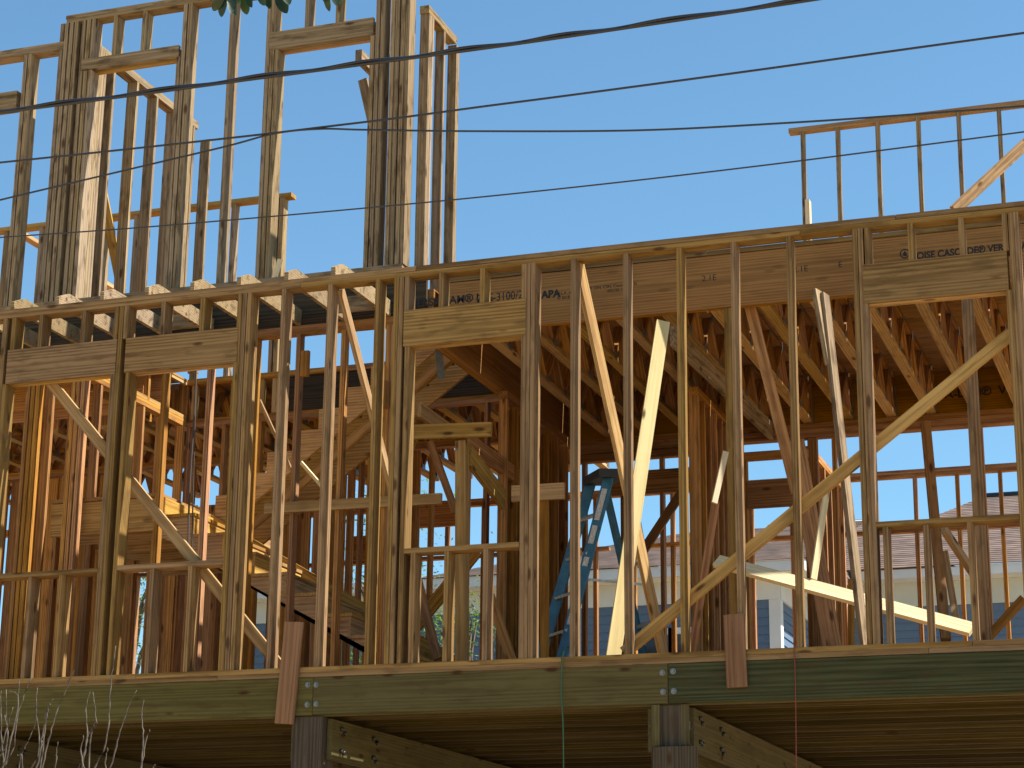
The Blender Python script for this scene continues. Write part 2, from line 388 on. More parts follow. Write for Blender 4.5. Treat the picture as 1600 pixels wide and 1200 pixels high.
# window openings: jacks, header plies, cripples, sills
def opening(pj0, pj1, hx0, hx1, cr, sillz, low):
    for k, px_y in ((0, pj0), (1, pj1)):
        st(px_y[0], px_y[1], Zs, HB, 'jack_stud')
    x0, x1 = ax(*hx0, 0), ax(*hx1, 0)
    bx('header', fw, x0, x1, -.004, .034, HB, HT, 'front', label='broad header board over the window opening', bow=False)
    bx('header', fw, x0, x1, .052, .090, HB, HT, 'fresh', bow=False)
    bx('header', fw, x0, x1, .096, .134, HB + .002, HT, 'fresh', bow=False)
    for px, y in cr: st(px, y, HT, ZP, 'cripple_stud')
    a, b = ax(pj0[0], pj0[1], 0) + IN + .001, ax(pj1[0], pj1[1], 0) - .001
    if b < a: b = a + .5
    bx('window_sill', fw, a, b, -.006, FD + .004, sillz - IN, sillz, 'front', label='rough window sill plate')
    for px, y in low: st(px, y, Zs, sillz - IN, 'cripple_stud')
opening((11.2, 500), (172.6, 600), (11.5, 560), (181.0, 560), ((19, 500), (61, 500), (127, 500)), .945, ((43, 905), (92, 905)))
opening((195.2, 600), (362.8, 600), (195.3, 560), (370.5, 545), ((195, 480), (252, 480), (313, 480)), .955, ((234, 900), (293, 900)))
opening((631, 600), (814, 560), (630.6, 510), (821.2, 500), ((632.4, 440), (686, 430), (750, 420), (814.5, 430)), .955, ((641, 900), (694, 880), (755, 880)))
opening((1352, 600), (1574.5, 500), (1349.5, 440), (1574.0, 420), ((1350, 365), (1418, 360), (1497, 350), (1565.3, 345)), .945, ((1380, 850), (1443, 850), (1512, 850)))

# ------------------------------------------------------------------ porch ceiling joists with clipped tails
pj = thing('porch_joists', 'row of sunlit joists with clipped tails lying across the porch wall top', 'joists', (0, 0, 0))
for px, y in ((-52, 488), (18, 480), (88, 473), (158, 467), (228, 459), (299, 452), (372, 444), (446, 436), (519, 429)):
    x = ax(px, y, 0) - .01
    prism('joist', pj, [(-.004, ZT + .001), (1.155, ZT + .001), (1.155, ZT + .141), (.15, ZT + .141), (-.004, ZT + .068)], IN, 'weathered', 'YZ', x)
for px in ((-52, 18), (18, 88), (88, 158), (158, 228), (228, 299), (299, 372), (372, 446), (446, 519)):
    a = ax(px[0], 480 - px[0] * .1, 0) + .030; b = ax(px[1], 480 - px[1] * .1, 0) - .012
    if random.random() < .35: bx('blocking', pj, a, b, .92, .958, ZT + .002, ZT + .138, 'weathered', bow=False)

# ------------------------------------------------------------------ second wall and floor edge behind the porch (left half)
Y2 = 1.16
sw = thing('stud_wall', 'inner stud wall behind the porch with dark rim board along its top, left half', 'wall frame', (0, Y2, 0))
XL, XR = -4.95, -1.28
plate_row(sw, W0, XR, Y2, Y2 + D4, 0, IN, (), 'sole_plate', 'fir')
plate_row(sw, W0, XR, Y2, Y2 + D4, ZP, ZP + IN, (-3.3,), 'top_plate', 'fir')
plate_row(sw, W0, XR, Y2 - .002, Y2 + D4 - .002, ZP + IN, ZT, (-2.2,), 'top_plate', 'fir')
for px in (-25, 45, 52.5, 60, 115, 122.5, 130, 185, 255, 325, 395, 462, 532, 602, 609):
    st(px, 560, IN, ZP, 'stud', 'fir', Y2, D4, sw)
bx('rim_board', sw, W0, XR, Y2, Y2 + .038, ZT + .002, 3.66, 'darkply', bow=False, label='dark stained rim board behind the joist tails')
# scabbed-on blocks
p = at(466, 560, Y=Y2 - .03); bx('scab_block', sw, ax(469, 580, Y2 - .04), ax(481, 580, Y2 - .04), Y2 - .045, Y2 - .004, at(469, 590, Y=Y2).z, at(469, 551, Y=Y2).z, 'fir', bow=False)
bx('scab_block', sw, ax(597, 640, Y2 - .04), ax(605, 640, Y2 - .04), Y2 - .10, Y2 - .004, at(597, 640, Y=Y2).z, at(597, 599, Y=Y2).z, 'fir', bow=False)

# stairwell side wall (running back) and far wall
def wall_y(label, X, y0, y1, z0, z1, mat='fir', d=D4, sp=.4064, y_first=None, skip=(), plates=2):
    t = thing('stud_wall', label, 'wall frame', (X, y0, z0))
    bx('sole_plate', t, X, X + d, y0, y1, z0, z0 + IN, mat)
    for k in range(plates): bx('top_plate', t, X - .001 * k, X + d - .001 * k, y0, y1, z1 - IN * (k + 1), z1 - IN * k, mat)
    y = y_first if y_first is not None else y0 + .002; i = 0
    while y < y1 - .03:
        if i not in skip: bx('stud', t, X + .002, X + d - .002, y, y + IN, z0 + IN, z1 - IN * plates, mat)
        y += sp; i += 1
    return t
def wall_x(label, Y, x0, x1, z0, z1, mat='fir', d=D4, sp=.4064, x_first=None, skip=(), plates=2):
    t = thing('stud_wall', label, 'wall frame', (x0, Y, z0))
    bx('sole_plate', t, x0, x1, Y, Y + d, z0, z0 + IN, mat)
    for k in range(plates): bx('top_plate', t, x0, x1, Y - .001 * k, Y + d - .001 * k, z1 - IN * (k + 1), z1 - IN * k, mat)
    x = x_first if x_first is not None else x0 + .002; i = 0
    while x < x1 - .03:
        if i not in skip: bx('stud', t, x, x + IN, Y + .002, Y + d - .002, z0 + IN, z1 - IN * plates, mat)
        x += sp; i += 1
    return t
wl = wall_y('reddish stud wall running back along the closed side of the stairwell', XL - D4, Y2 + D4, 3.75, 0.0, ZT)
for k in range(7): bx('joist_end', wl, XL - .10, XL - .002, 1.32 + k * .4064, 1.358 + k * .4064, ZT + .004, 3.63, 'fir', bow=False)
for z_ in (3.24, 3.60): bx('band', wl, XL - .04, XL - .004, Y2 + .1, 3.74, z_, z_ + .034, 'fresh', bow=False)
bx('rim_joist', wl, XL - .42, XL - .40, Y2 + .1, 3.74, 3.24, 3.6, 'fir', bow=False)
wb = wall_x('far stud wall of the stairwell under a dark floor edge', 3.75, XL, XR - .1, 0.0, ZT, sp=.4064, skip=(7,))
xk_ = at(446, 610, Y=3.75).x
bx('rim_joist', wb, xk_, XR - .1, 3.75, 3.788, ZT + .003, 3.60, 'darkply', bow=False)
for px in (300, 322, 360, 404, 425): x_ = at(px, 610, Y=3.75).x; bx('web_block', wb, x_, x_ + .06, 3.755, 3.80, ZT + .003, 3.60, 'fresh', bow=False)
plate_row(wb, XL, XR - .1, 3.73, 3.81, 3.605, 3.66, (-3.2,), 'plate', 'fir')
wc = wall_y('dark red stud wall running back beside the stepladder', XR + .02, 2.95, 5.0, 0.0, 3.02, sp=.30)
for a, b in ((3.0, 3.32), (3.36, 3.75), (3.80, 4.38), (4.41, 4.98)): bx('wall_sheet', wc, XR + .004, XR + .016, a, b, .04, 2.9, 'fir', bow=False, j=False)
bx('rim_joist', wc, XR - .055, XR - .002, Y2 + .05, 4.95, 3.03, 3.47, 'lvl', bow=False, label='laminated beam along the open edge of the stairwell')
bx('rim_joist', wc, XR + .001, XR + .05, Y2 + .05, 4.95, 3.032, 3.47, 'lvl', bow=False)

# left-of-stair floor beyond
def truss_parts(t, x, y0, y1, mat='ply'):
    for z0, z1 in ((ZB, ZB + IN), (ZC - IN, ZC)): bx('chord', t, x, x + D4, y0, y1, z0, z1, 'fresh' if z0 == ZB else 'fir', bow=False)
    n = 7; L = (y1 - y0 - .1) / n
    for i in range(n):
        a = y0 + .05 + i * L
        for (ya, yb) in ((a, a + L / 2), (a + L / 2, a + L)):
            up = ya == a
            p0 = (x + D4 / 2, ya, ZB + IN if up else ZC - IN); p1 = (x + D4 / 2, yb, ZC - IN if up else ZB + IN)
            board('web', t, p0, p1, .085, .036, 'fir', (1, 0, 0), False)
    for ya in (y0 + .02, y1 - .02): board('web', t, (x + D4 / 2, ya, ZB + IN), (x + D4 / 2, ya, ZC - IN), .085, .036, 'fir', (1, 0, 0), False)
    for i in range(n):
        a = y0 + .05 + (i + .5) * L
        for (yy, zz) in ((a, ZC - .045), (a + L / 2, ZB + .045)):
            bx('connector_plate', t, x + D4 + .0005, x + D4 + .0025, yy - .045, yy + .045, zz - .03, zz + .03, 'zinc', bow=False, j=False)
fl = thing('upper_floor', 'plywood upper floor on joists around the stairwell, seen from below', 'floor', (0, 0, ZT))
for k in range(6):
    bx('floor_joist', fl, WL, XL - .05, 1.30 + k * .4064, 1.338 + k * .4064, ZT + .004, 3.63, 'fir', bow=False)
ZB, ZC = ZT + .004, 3.632
for a, b, c, d in ((WL, XL, 1.2, 3.75), (WL, -3.6, 3.80, 7.1), (-3.597, XR, 3.80, 7.1)):
    bx('floor_sheet', fl, a, b, c, d, 3.635, 3.655, 'ply', bow=False, j=False)

x = -9.6; k = 0
while x < XR - .2:
    t = thing('floor_truss', 'open web wooden floor truss behind the far wall of the stairwell', 'floor truss', (x, 3.83, ZB), group='floor trusses behind the stairwell')
    truss_parts(t, x, 3.83, 7.1); x += .4064 if x > -6.2 else .6
wd_ = wall_x('cross wall of reddish studs behind the stairwell far wall', 5.3, WL, -1.4, 0.0, ZT, x_first=-10.2, skip=(9, 13, 17))
for a, b in ((-60, 60), (60.6, 128), (129, 193), (226, 300), (302, 384), (428, 547), (582, 650)):
    xa_, xb_ = at(a, 900, Y=5.41).x, at(b, 900, Y=5.41).x
    while xa_ < xb_ - .04:
        w_ = min(random.choice((.13, .16, .2)), xb_ - xa_); y_ = random.uniform(5.40, 5.46)
        bx('wall_board', wd_, xa_, xa_ + w_, y_, y_ + .03, .04, (3.2 if a < 190 or a > 400 else 2.75) + random.uniform(-.1, .05), 'fir', bow=False, j=False); xa_ += w_ + random.choice((.004, .006, .02))
# ------------------------------------------------------------------ laminated beam (right half) and its printed marks
YB = 1.13
lb = thing('laminated_beam', 'long orange laminated beam with black printed lettering behind the porch wall', 'beam', (0, YB, 3.03))
xj = at(1328, 420, Y=YB).x
bx('beam_ply', lb, XR + .13, W1, YB, YB + .044, 3.025, 3.475, 'lvl', bow=False)
bx('beam_ply', lb, XR + .13, W1, YB + .046, YB + .09, 3.03, 3.475, 'lvl', bow=False)
plate_row(lb, XR + .13, W1, YB - .012, YB + .13, 3.478, 3.516, (1.2, 4.0), 'plate', 'front')
def mark(body, px, py, h, **k):
    p = at(px, py, Y=YB - .0012); text(body, lb, (p.x, YB - .0012, p.z), h, **k)
mark('VERSA-LAM\u00ae LVL', 641, 481, .098, bold=.0022)
mark('2.1E-3100/2150F', 744.5, 473, .100, bold=.0003, sx=.86)
mark('APA', 846, 466, .088, bold=.004)
mark('P.L.P. 1066', 872, 461, .036, bold=.0004)
mark('\u00a9 2018 B-1', 871, 468, .036, bold=.0004)
mark('10N 20N. CSN. Commerce St', 914, 453.5, .036, bold=.0005)
mark('10/21/20 13:42', 947, 456.5, .032, bold=.0005)
mark('2.1E', 1096.5, 440, .072)
mark('2.1E', 1239, 426, .072)
mark('E', 1309.5, 418, .072)
mark('BOISE CASCADE\u00ae VERSA-LAM\u00ae', 1424.5, 406, .082, bold=.0025, sx=.86)
# round maker's mark
pm = at(1414, 402, Y=YB - .0015)
vs, fs = [], []
for k in range(24):
    a = 2 * math.pi * k / 24
    for r in (.030, .040): vs.append((r * math.cos(a), 0, r * math.sin(a)))
for k in range(24): q_ = (k + 1) % 24; fs.append((2 * k, 2 * q_, 2 * q_ + 1, 2 * k + 1))
mesh_obj('printed_emblem', vs, fs, 'ink', lb, loc=(pm.x, YB - .0012, pm.z + .03))
mesh_obj('printed_emblem', [(-.012, 0, -.022), (.012, 0, -.022), (.018, 0, -.004), (0, 0, .026), (-.018, 0, -.004)], [(0, 1, 2, 3, 4)], 'ink', lb, loc=(pm.x, YB - .0012, pm.z + .03))
# posts below the beam
for px, py, w_ in ((1132, 600, .07), (1504, 520, .089), (1342, 600, .05)):
    x = at(px, py, Y=YB).x
    bx('post', lb, x, x + w_, YB + .02, YB + .058, 0.0, 3.024, 'front')

# ------------------------------------------------------------------ open-web floor trusses, right half
ZB, ZC = 3.032, 3.455
txs = [-.83, -.42, -.025, .385, .785, 1.19, 1.59, 2.005, 2.385, 2.80, 3.207, 3.61, 4.02, 4.42, 4.83, 5.24]
hide = 0
for i, x in enumerate(txs):
    where = ['first floor truss beside the stairwell beam', 'second floor truss counted from the stairwell beam', 'third floor truss counted from the stairwell beam',
             'fourth floor truss counted from the stairwell beam', 'floor truss above the yellow leaning plank', 'floor truss just past the yellow leaning plank',
             'floor truss above the tilted dark prop', 'floor truss seen between the last two lone porch studs', 'floor truss passing behind the paired grey stick',
             'floor truss at the near side of the corner window opening', 'floor truss in the middle of the corner window opening', 'floor truss at the far side of the corner window opening'][i] if i < 12 else 'floor truss past the corner window opening'
    t = thing('floor_truss', 'open web wooden ' + where, 'floor truss', (x, 1.26, ZB), group='open web floor trusses under the upper floor')
    truss_parts(t, x, 1.235, 4.98)
fs2 = thing('upper_floor', 'plywood sheets laid over the open web trusses, seen from below', 'floor', (0, 1.2, ZC))
y = 1.24
for r_ in range(4):
    yb = min(y + 1.19, 5.6); off = (r_ % 2) * 1.2
    x = XR + .06
    first = True
    while x < W1:
        x2 = min(x + (2.44 - off if first else 2.44), W1); first = False
        bx('floor_sheet', fs2, x + .002, x2 - .002, y + .002, yb - .002, ZC + .002, ZC + .022, 'ply', bow=False, j=False); x = x2
    y = yb
    if y >= 5.59: break

# beam carrying the far truss ends
bb = thing('laminated_beam', 'dark beam on doubled plates carrying the far ends of the floor trusses', 'beam', (0, 5.0, 2.9))
bx('beam_ply', bb, XR, W1, 5.0, 5.044, 3.03, 3.45, 'lvl', bow=False)
bx('plate', bb, -1.2, W1, 4.96, 5.09, 2.975, 3.027, 'fir', bow=False)
bx('plate', bb, -1.2, W1, 4.962, 5.088, 2.885, 2.972, 'fir', bow=False)
for i, x in enumerate(txs): bx('joist_hanger', bb, x - .006, x + D4 + .006, 4.984, 4.998, ZB - .002, ZB + .30, 'zinc', bow=False, j=False)
text('VERSA-LAM\u00ae  VERSA-LAM\u00ae', bb, (2.3, 4.997, 3.18), .12, bold=.002)
for px in (1300, 1530, 1262): 
    x = ax(px, 700, 5.0); bx('post', bb, x, x + .09 if px == 1262 else x + IN, 4.98, 5.07, 0, 2.883, 'fir')

# interior partition walls
pa = wall_x('partition of dark red studs with a header beyond the stepladder', 5.0, -1.15, ax(1088, 800, 5.0), 0.0, 2.88, x_first=-1.1, skip=(4, 5))
bx('header', pa, ax(940, 760, 4.99), ax(1080, 760, 4.99), 4.985, 5.023, at(960, 775, Y=4.99).z, at(960, 738, Y=4.99).z, 'fir', bow=False)
board('brace', pa, at(1000, 868, Y=4.96), at(1088, 735, Y=4.96), D4, IN, 'fir')
pb = wall_y('short reddish partition running back behind the middle of the porch wall', at(1083, 800, Y=3.2).x, 3.1, 4.9, 0.0, 2.95, sp=.22)
bx('wall_sheet', pb, at(1083, 800, Y=3.2).x - .014, at(1083, 800, Y=3.2).x - .002, 3.12, 4.9, .04, 2.9, 'fir', bow=False, j=False)
pc = wall_y('short partition with a sunlit sloping plate behind the tilted dark prop', at(1262, 760, Y=5.4).x, 5.2, 7.1, 0.0, 2.86, sp=.33)
pd = wall_x('closet partition with a broad header and a small gap above it', 4.4, at(1160, 760, Y=4.4).x, at(1262, 760, Y=4.4).x, 0.0, at(1200, 704, Y=4.4).z, sp=.55, skip=(1,))
bx('header', pd, at(1168, 770, Y=4.39).x, at(1262, 770, Y=4.39).x, 4.385, 4.423, at(1200, 793, Y=4.39).z, at(1200, 750, Y=4.39).z, 'fir', bow=False)
# back wall
YK = 7.2
kb = thing('stud_wall', 'back stud wall with a mid rail and open sky above its top plate', 'wall frame', (0, YK, 0))
zk = at(1450, 731.5, Y=YK).z; zr = at(1300, 833, Y=YK).z
bx('sole_plate', kb, -10.5, 6.5, YK, YK + D4, 0, IN, 'fir')
bx('top_plate', kb, -10.5, 6.5, YK, YK + D4, zk - .04, zk, 'fir'); bx('top_plate', kb, -10.5, 6.5, YK - .002, YK + D4, zk - .08, zk - .041, 'fir')
for a, b in ((-10.3, ax(950, 800, YK)), (ax(985, 840, YK), ax(1300, 840, YK)), (ax(1305, 840, YK), 6.0)):
    bx('rail', kb, a, b, YK - .003, YK + D4 + .003, zr - IN, zr, 'fir')
x = ax(1427, 780, YK) - .445 * 26
while x < 6.4:
    bx('stud', kb, x, x + IN, YK + .002, YK + D4 - .002, IN, zr - IN - .001, 'fir'); bx('stud', kb, x, x + IN, YK + .002, YK + D4 - .002, zr + .001, zk - .081, 'fir'); x += .445
for a, b, c, d in ((622, 722, 787, 827), (548, 603, 838, 876), (940, 1000, 742, 760)):
    bx('header', kb, ax(a, c, YK - .06), ax(b, c, YK - .06), YK - .06, YK - .02, at(a, d, Y=YK - .06).z, at(a, c, Y=YK - .06).z, 'fir', bow=False)
sideL = wall_y('outer side wall of reddish studs at the far end behind the first window opening', -10.45, 1.4, 7.0, 0.0, ZT, sp=.4064)
sideR = wall_y('outer side wall of studs past the corner window', 5.85, .15, 7.0, 0.0, 3.02, sp=.4064)

# ------------------------------------------------------------------ staircase
stc = thing('staircase', 'unfinished pine staircase turning at a landing inside the stairwell', 'staircase', (XL, 1.3, 0))
ZL = 1.87; RUN, RISE = .305, .19
xl = -3.86
# landing
bx('rim_board', stc, XL + .02, xl, 1.33, 1.368, ZL - .335, ZL - .035, 'stair', bow=False)
bx('rim_board', stc, xl, xl + .038, 1.33, 3.55, ZL - .335, ZL - .035, 'stair', bow=False)
for k in range(5): bx('landing_joist', stc, XL + .02, xl - .002, 1.72 + k * .4, 1.758 + k * .4, ZL - .33, ZL - .036, 'stair', bow=False)
bx('landing_sheet', stc, XL + .02, xl + .04, 1.31, 3.6, ZL - .033, ZL, 'ply', bow=False, j=False)
for x_ in (XL + .05, -4.4, xl - .04): bx('post', stc, x_, x_ + IN, 1.335, 1.424, 0, ZL - .337, 'fir', bow=False)
# lower flight, going down to the right
def stringer(y, x0, z0, n, sgn, mat='stair', depth=.14):
    pts = []
    x, z = x0, z0
    for k in range(n):
        pts.append((x, z)); z -= RISE; pts.append((x, z)); x += sgn * RUN
    pts.append((x, z))
    L = math.hypot(RUN, RISE); nx, nz = -RISE / L * sgn * -1, RUN / L
    dz = depth * L / RUN + .0
    pts.append((x, z - dz * .6)); pts.append((x0, z0 - RISE - dz))
    return prism('stringer', stc, pts, .038, mat, 'XZ', y)
n1 = 9
for y in (1.36, 2.22): stringer(y, xl + .045, ZL - .036, n1, 1)
for k in range(n1):
    x = xl + .045 + k * RUN; z = ZL - .036 - (k + 1) * RISE
    bx('tread', stc, x - .002, x + RUN + .03, 1.34, 2.28, z + .001, z + .029, 'stair', bow=False, j=False)
    bx('riser', stc, x + .001, x + .019, 1.345, 2.275, z + .031, z + RISE, 'stair', bow=False, j=False)
# sunlit closed side board beyond the lower flight
board('skirt_board', stc, (-4.12, 2.29, 1.90), (-1.35, 2.29, .32), .24, .036, 'stair', (0, 0, 1), False)
for k in range(4): bx('post', stc, -3.5 + k * .62, -3.462 + k * .62, 2.33, 2.42, 0, 1.45 - k * .36, 'fir', bow=False)
RUN, RISE = .255, .187
# upper flight: cut stringers only, going up to the right
for y in (2.32, 2.72, 3.12): 
    pts = []; x, z = xl + .05, ZL
    for k in range(10):
        pts.append((x, z)); z += RISE; pts.append((x, z)); x += RUN
    pts.append((x, z)); pts.append((x + .09, z - .13)); pts.append((x - .0, z - .19)); pts.append((xl + .05, ZL - .19))
    prism('stringer', stc, pts, .038, 'stair', 'XZ', y)
    if y > 2.5 and y < 3: board('strongback', stc, (xl + .25, y - .022, ZL - .03), (xl + .1 + RUN * 9.4, y - .022, ZL - .03 + RISE * 9.1), D4, IN, 'stair', (0, 0, 1), False)

# ------------------------------------------------------------------ upper storey, left block
def up(): pass
UW = thing('stud_wall', 'tall weathered stud wall of the upper storey with two window headers', 'wall frame', (0, Y2, 3.66))
YU = Y2 + .002; DU = .138
zt = at(85, 27.5, Y=YU).z
UB = 3.672
xe = ax(82, 300, YU)
bx('sole_plate', UW, xe, at(628, 415, Y=YU).x, YU, YU + DU, UB, UB + IN, 'weathered')
bx('sole_plate', UW, xe, ax(552, 420, YU), YU - .003, YU + DU, UB - .045, UB - .001, 'weathered')
x_r = ax(635, 300, YU) + .002
plate_row(UW, xe, x_r, YU, YU + DU, zt - IN, zt, (ax(300, 5, YU),), 'top_plate', 'weathered')
plate_row(UW, xe + .01, x_r, YU, YU + DU, zt - 2 * IN - .001, zt - IN - .001, (-3.1,), 'top_plate', 'weathered')
zb, zu = UB + IN, zt - 2 * IN - .001
def us(px, y=300, z0=None, z1=None, mat='weathered', name='stud', w=IN, d=DU, dy=0):
    x = ax(px, y, YU); return bx(name, UW, x, x + w, YU + dy, YU + dy + d, z0 or zb, z1 or zu, mat)
for px in (82.5, 89.5, 97, 104.5, 116.5, 124): us(px, 200)
h1b, h1t = at(135, 110, Y=YU).z, at(135, 92, Y=YU).z
us(131.5, 200, None, h1b, name='jack_stud'); us(131.5, 200, h1t + .002, None, name='cripple_stud')
bx('header', UW, ax(127, 105, YU), ax(278.5, 88, YU), YU - .003, YU + .035, h1b, h1t, 'weathered', bow=False)
bx('header', UW, ax(127, 105, YU), ax(278.5, 88, YU), YU + .095, YU + .133, h1b, h1t, 'fresh', bow=False)
for px in (176, 220.5): us(px, 60, h1t + .002, None, name='cripple_stud')
us(272.5, 150, None, h1b, name='jack_stud')
us(279, 150); us(286.5, 150)
us(350, 200); 
us(409, 200); us(416.5, 200)
h2b, h2t = at(428, 78, Y=YU).z, at(428, 50, Y=YU).z
us(424, 200, None, h2b, name='jack_stud'); us(424, 30, h2t + .002, None, name='cripple_stud')
bx('header', UW, ax(421, 62, YU), ax(583, 40, YU), YU - .003, YU + .035, h2b, h2t, 'weathered', bow=False)
bx('header', UW, ax(421, 62, YU), ax(583, 40, YU), YU + .095, YU + .133, h2b, h2t, 'fresh', bow=False)
for px in (477, 524.5): us(px, 20, h2t + .002, None, name='cripple_stud')
us(574, 200, None, h2b, name='jack_stud'); us(582, 200); us(590, 200)
for px in (606, 613.5, 622, 629.5): us(px, 200)
# lower left part of the same storey
ULW = thing('stud_wall', 'lower section of weathered upper wall with a window header left of the tall corner', 'wall frame', (-6, Y2, 3.66))
zl = at(0, 80, Y=YU).z
bx('sole_plate', ULW, -7.2, xe - .003, YU, YU + DU, UB - .04, UB + IN, 'weathered')
bx('top_plate', ULW, -7.2, xe - .003, YU, YU + DU, zl - IN, zl, 'weathered'); bx('top_plate', ULW, -7.2, xe - .003, YU, YU + DU, zl - 2 * IN - .002, zl - IN - .002, 'weathered')
for px in (28, 35.5, -60, -120):
    x = ax(px, 200, YU); bx('stud', ULW, x, x + IN, YU, YU + DU, UB + IN, zl - .078, 'weathered')
zh = at(0, 145, Y=YU).z
bx('header', ULW, -7.0, ax(26, 150, YU), YU, YU + DU, at(0, 170, Y=YU).z, zh, 'weathered', bow=False)
# walls running back from the tall corner and at the open end
x0l, wl_ = -4.93, .115
zrw = at(147, 61, X=x0l + wl_).z; yend = at(271, 161, X=x0l + wl_).y + .55
r1 = thing('stud_wall', 'weathered stud wall running back from the tall corner seen through the upper window', 'wall frame', (x0l, YU + DU, UB))
bx('sole_plate', r1, x0l, x0l + wl_, YU + DU + .004, yend, UB, UB + IN, 'weathered')
for k in range(2): bx('top_plate', r1, x0l, x0l + wl_, YU + DU + .004, yend, zrw - IN * (k + 1), zrw - IN * k - .001, 'weathered')
for px in (142, 181, 214, 246, 276, 303):
    y = at(px, 400, X=x0l).y; bx('stud', r1, x0l + .002, x0l + wl_ - .002, y, y + IN, UB + IN, zrw - .078, 'weathered')
xg = ax(131.5, 200, YU) + IN
for k in range(3): bx('stud', r1, xg - D4, xg, YU + DU + .004 + .04 * k, YU + DU + .042 + .04 * k, UB + IN, zrw - .078, 'weathered')
xw = ax(640, 300, YU)
x0r = at(650, 300, Y=YU + DU + .02).x; zr2 = at(715, 58.8, X=x0r + D4).z; yr2 = at(715, 58.8, X=x0r + D4).y
r2 = thing('stud_wall', 'weathered stud wall running back at the open end of the tall upper storey', 'wall frame', (x0r, YU, UB))
bx('sole_plate', r2, x0r, x0r + D4, YU + DU + .004, yr2, UB - .17, UB - .13, 'weathered')
for k in range(2): bx('top_plate', r2, x0r, x0r + D4, YU + DU + .004, yr2 - .03 * k, zr2 - IN * (k + 1), zr2 - IN * k - .001, 'weathered')
for px, n_ in ((650, 3), (675, 1), (695, 2)):
    y = max(at(px, 300, X=x0r).y, YU + DU + .005)
    for k in range(n_): bx('stud', r2, x0r + .001, x0r + D4 - .001, y + .04 * k, y + .04 * k + IN, UB - .13, zr2 - .078, 'weathered')
# prop inside the window of the corner
board('brace', r1, at(133, 165, Y=1.55), at(190, 452, Y=2.4), D4, IN, 'fresh', (1, .3, 0))
# small end blocks poking into the big opening
bx('block', UW, at(562, 90, Y=2.0).x, at(572, 90, Y=2.0).x, 1.9, 2.5, at(562, 103, Y=2.0).z, at(562, 85, Y=2.0).z, 'weathered', bow=False)
board('block', UW, at(567, 125, Y=1.9), at(582, 190, Y=1.9), D4, IN, 'weathered', (1, 0, 0), False)
# half-height wall beyond
YH = 4.0
hw = thing('stud_wall', 'lower stud wall with an overhanging top plate behind the tall upper storey', 'wall frame', (-5, YH, 3.66))
zh2 = at(440, 302, Y=YH).z; xe2 = ax(455, 305, YH)
bx('top_plate', hw, -8.5, xe2, YH, YH + .12, zh2 - .045, zh2, 'fresh'); bx('sole_plate', hw, -8.5, XR, YH, YH + .12, 3.662, 3.70, 'fir')
for px in (5, 60, 108, 158, 207, 258, 307, 359, 427): x = ax(px, 380, YH); bx('stud', hw, x, x + IN, YH + .002, YH + .118, 3.70, zh2 - .046, 'weathered')
bx('stud', hw, ax(434.5, 380, YH), ax(434.5, 380, YH) + .05, YH + .002, YH + .1, 3.70, zh2 - .046, 'weathered')
x = ax(20, 330, YH); bx('top_plate', hw, x - .05, x + .05, YH + .121, YH + 2.4, zh2 - .045, zh2, 'fresh')

# upper storey, right: low wall far back
YR = 5.45
rw = thing('stud_wall', 'light upper wall with thin studs against the sky above the porch roof line', 'wall frame', (3, YR, 3.5))
z1 = at(1400, 180, Y=YR).z
bx('top_plate', rw, ax(1232, 205, YR), 7.5, YR, YR + .10, z1 - .05, z1, 'fresh')
bx('sole_plate', rw, ax(1250, 205, YR), 7.5, YR, YR + D4, 3.50, 3.54, 'front')
for px in (1252, 1307, 1370, 1434, 1498, 1562, 1626, 1690): x = ax(px, 260, YR); bx('stud', rw, x, x + IN, YR, YR + .085, 3.54, z1 - .05, 'weathered')
o = board('brace', rw, at(1490, 330, Y=3.9), at(1640, 190, Y=5.3), .105, IN, 'front', (0, 0, 1))
bx('block', rw, ax(1259, 320, YR - .2), ax(1266, 320, YR - .2), YR - .25, YR - .15, 3.56, at(1262, 314, Y=YR - .2).z, 'pale', bow=False)

# ------------------------------------------------------------------ loose braces and planks
def loose(name, label, cat, p0, p1, w, t, mat, wdir=(0, 0, 1)):
    return tag(board(name, None, p0, p1, w, t, mat, wdir, False), label, cat)
loose('diagonal_brace', 'long diagonal brace rising across the corner window behind the porch studs', 'brace', at(975, 1020, Y=.162), at(1580, 521, Y=.162), D4, IN, 'fresh')
loose('diagonal_brace', 'long diagonal brace sloping down across the two window openings near the stairs', 'brace', at(75, 592, Y=.162), at(440, 1045, Y=.162), D4, IN, 'fresh')
loose('leaning_board', 'thin prop leaning between lone porch studs in front of the sky gap', 'prop', at(532, 452, Y=.14), at(612, 765, Y=1.05), D4, IN, 'fresh', (0, 1, 0))
loose('leaning_board', 'orange prop leaning from the porch top plate past the yellow plank', 'prop', at(904, 412, Y=.12), at(1038, 1030, Y=1.05), D4, IN, 'fresh', (.5, 1, 0))
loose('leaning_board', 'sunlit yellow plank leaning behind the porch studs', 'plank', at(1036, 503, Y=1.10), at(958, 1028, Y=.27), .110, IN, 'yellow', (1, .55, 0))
loose('horizontal_board', 'weathered board running back under the beam from the head of the yellow plank', 'board', at(1050, 525, X=.875), at(1205, 674, X=.875), .17, IN, 'weathered')
loose('leaning_board', 'dark reddish prop tilted behind the last lone porch studs', 'prop', at(1243, 690, Y=1.75), at(1307, 1045, Y=1.5), .145, IN, 'fir', (1, .0, 0))
loose('leaning_board', 'tilted brown prop under the beam crossing the trusses', 'prop', at(1172, 478, Y=1.3), at(1245, 770, Y=1.3), .09, IN, 'fir', (1, 0, 0))
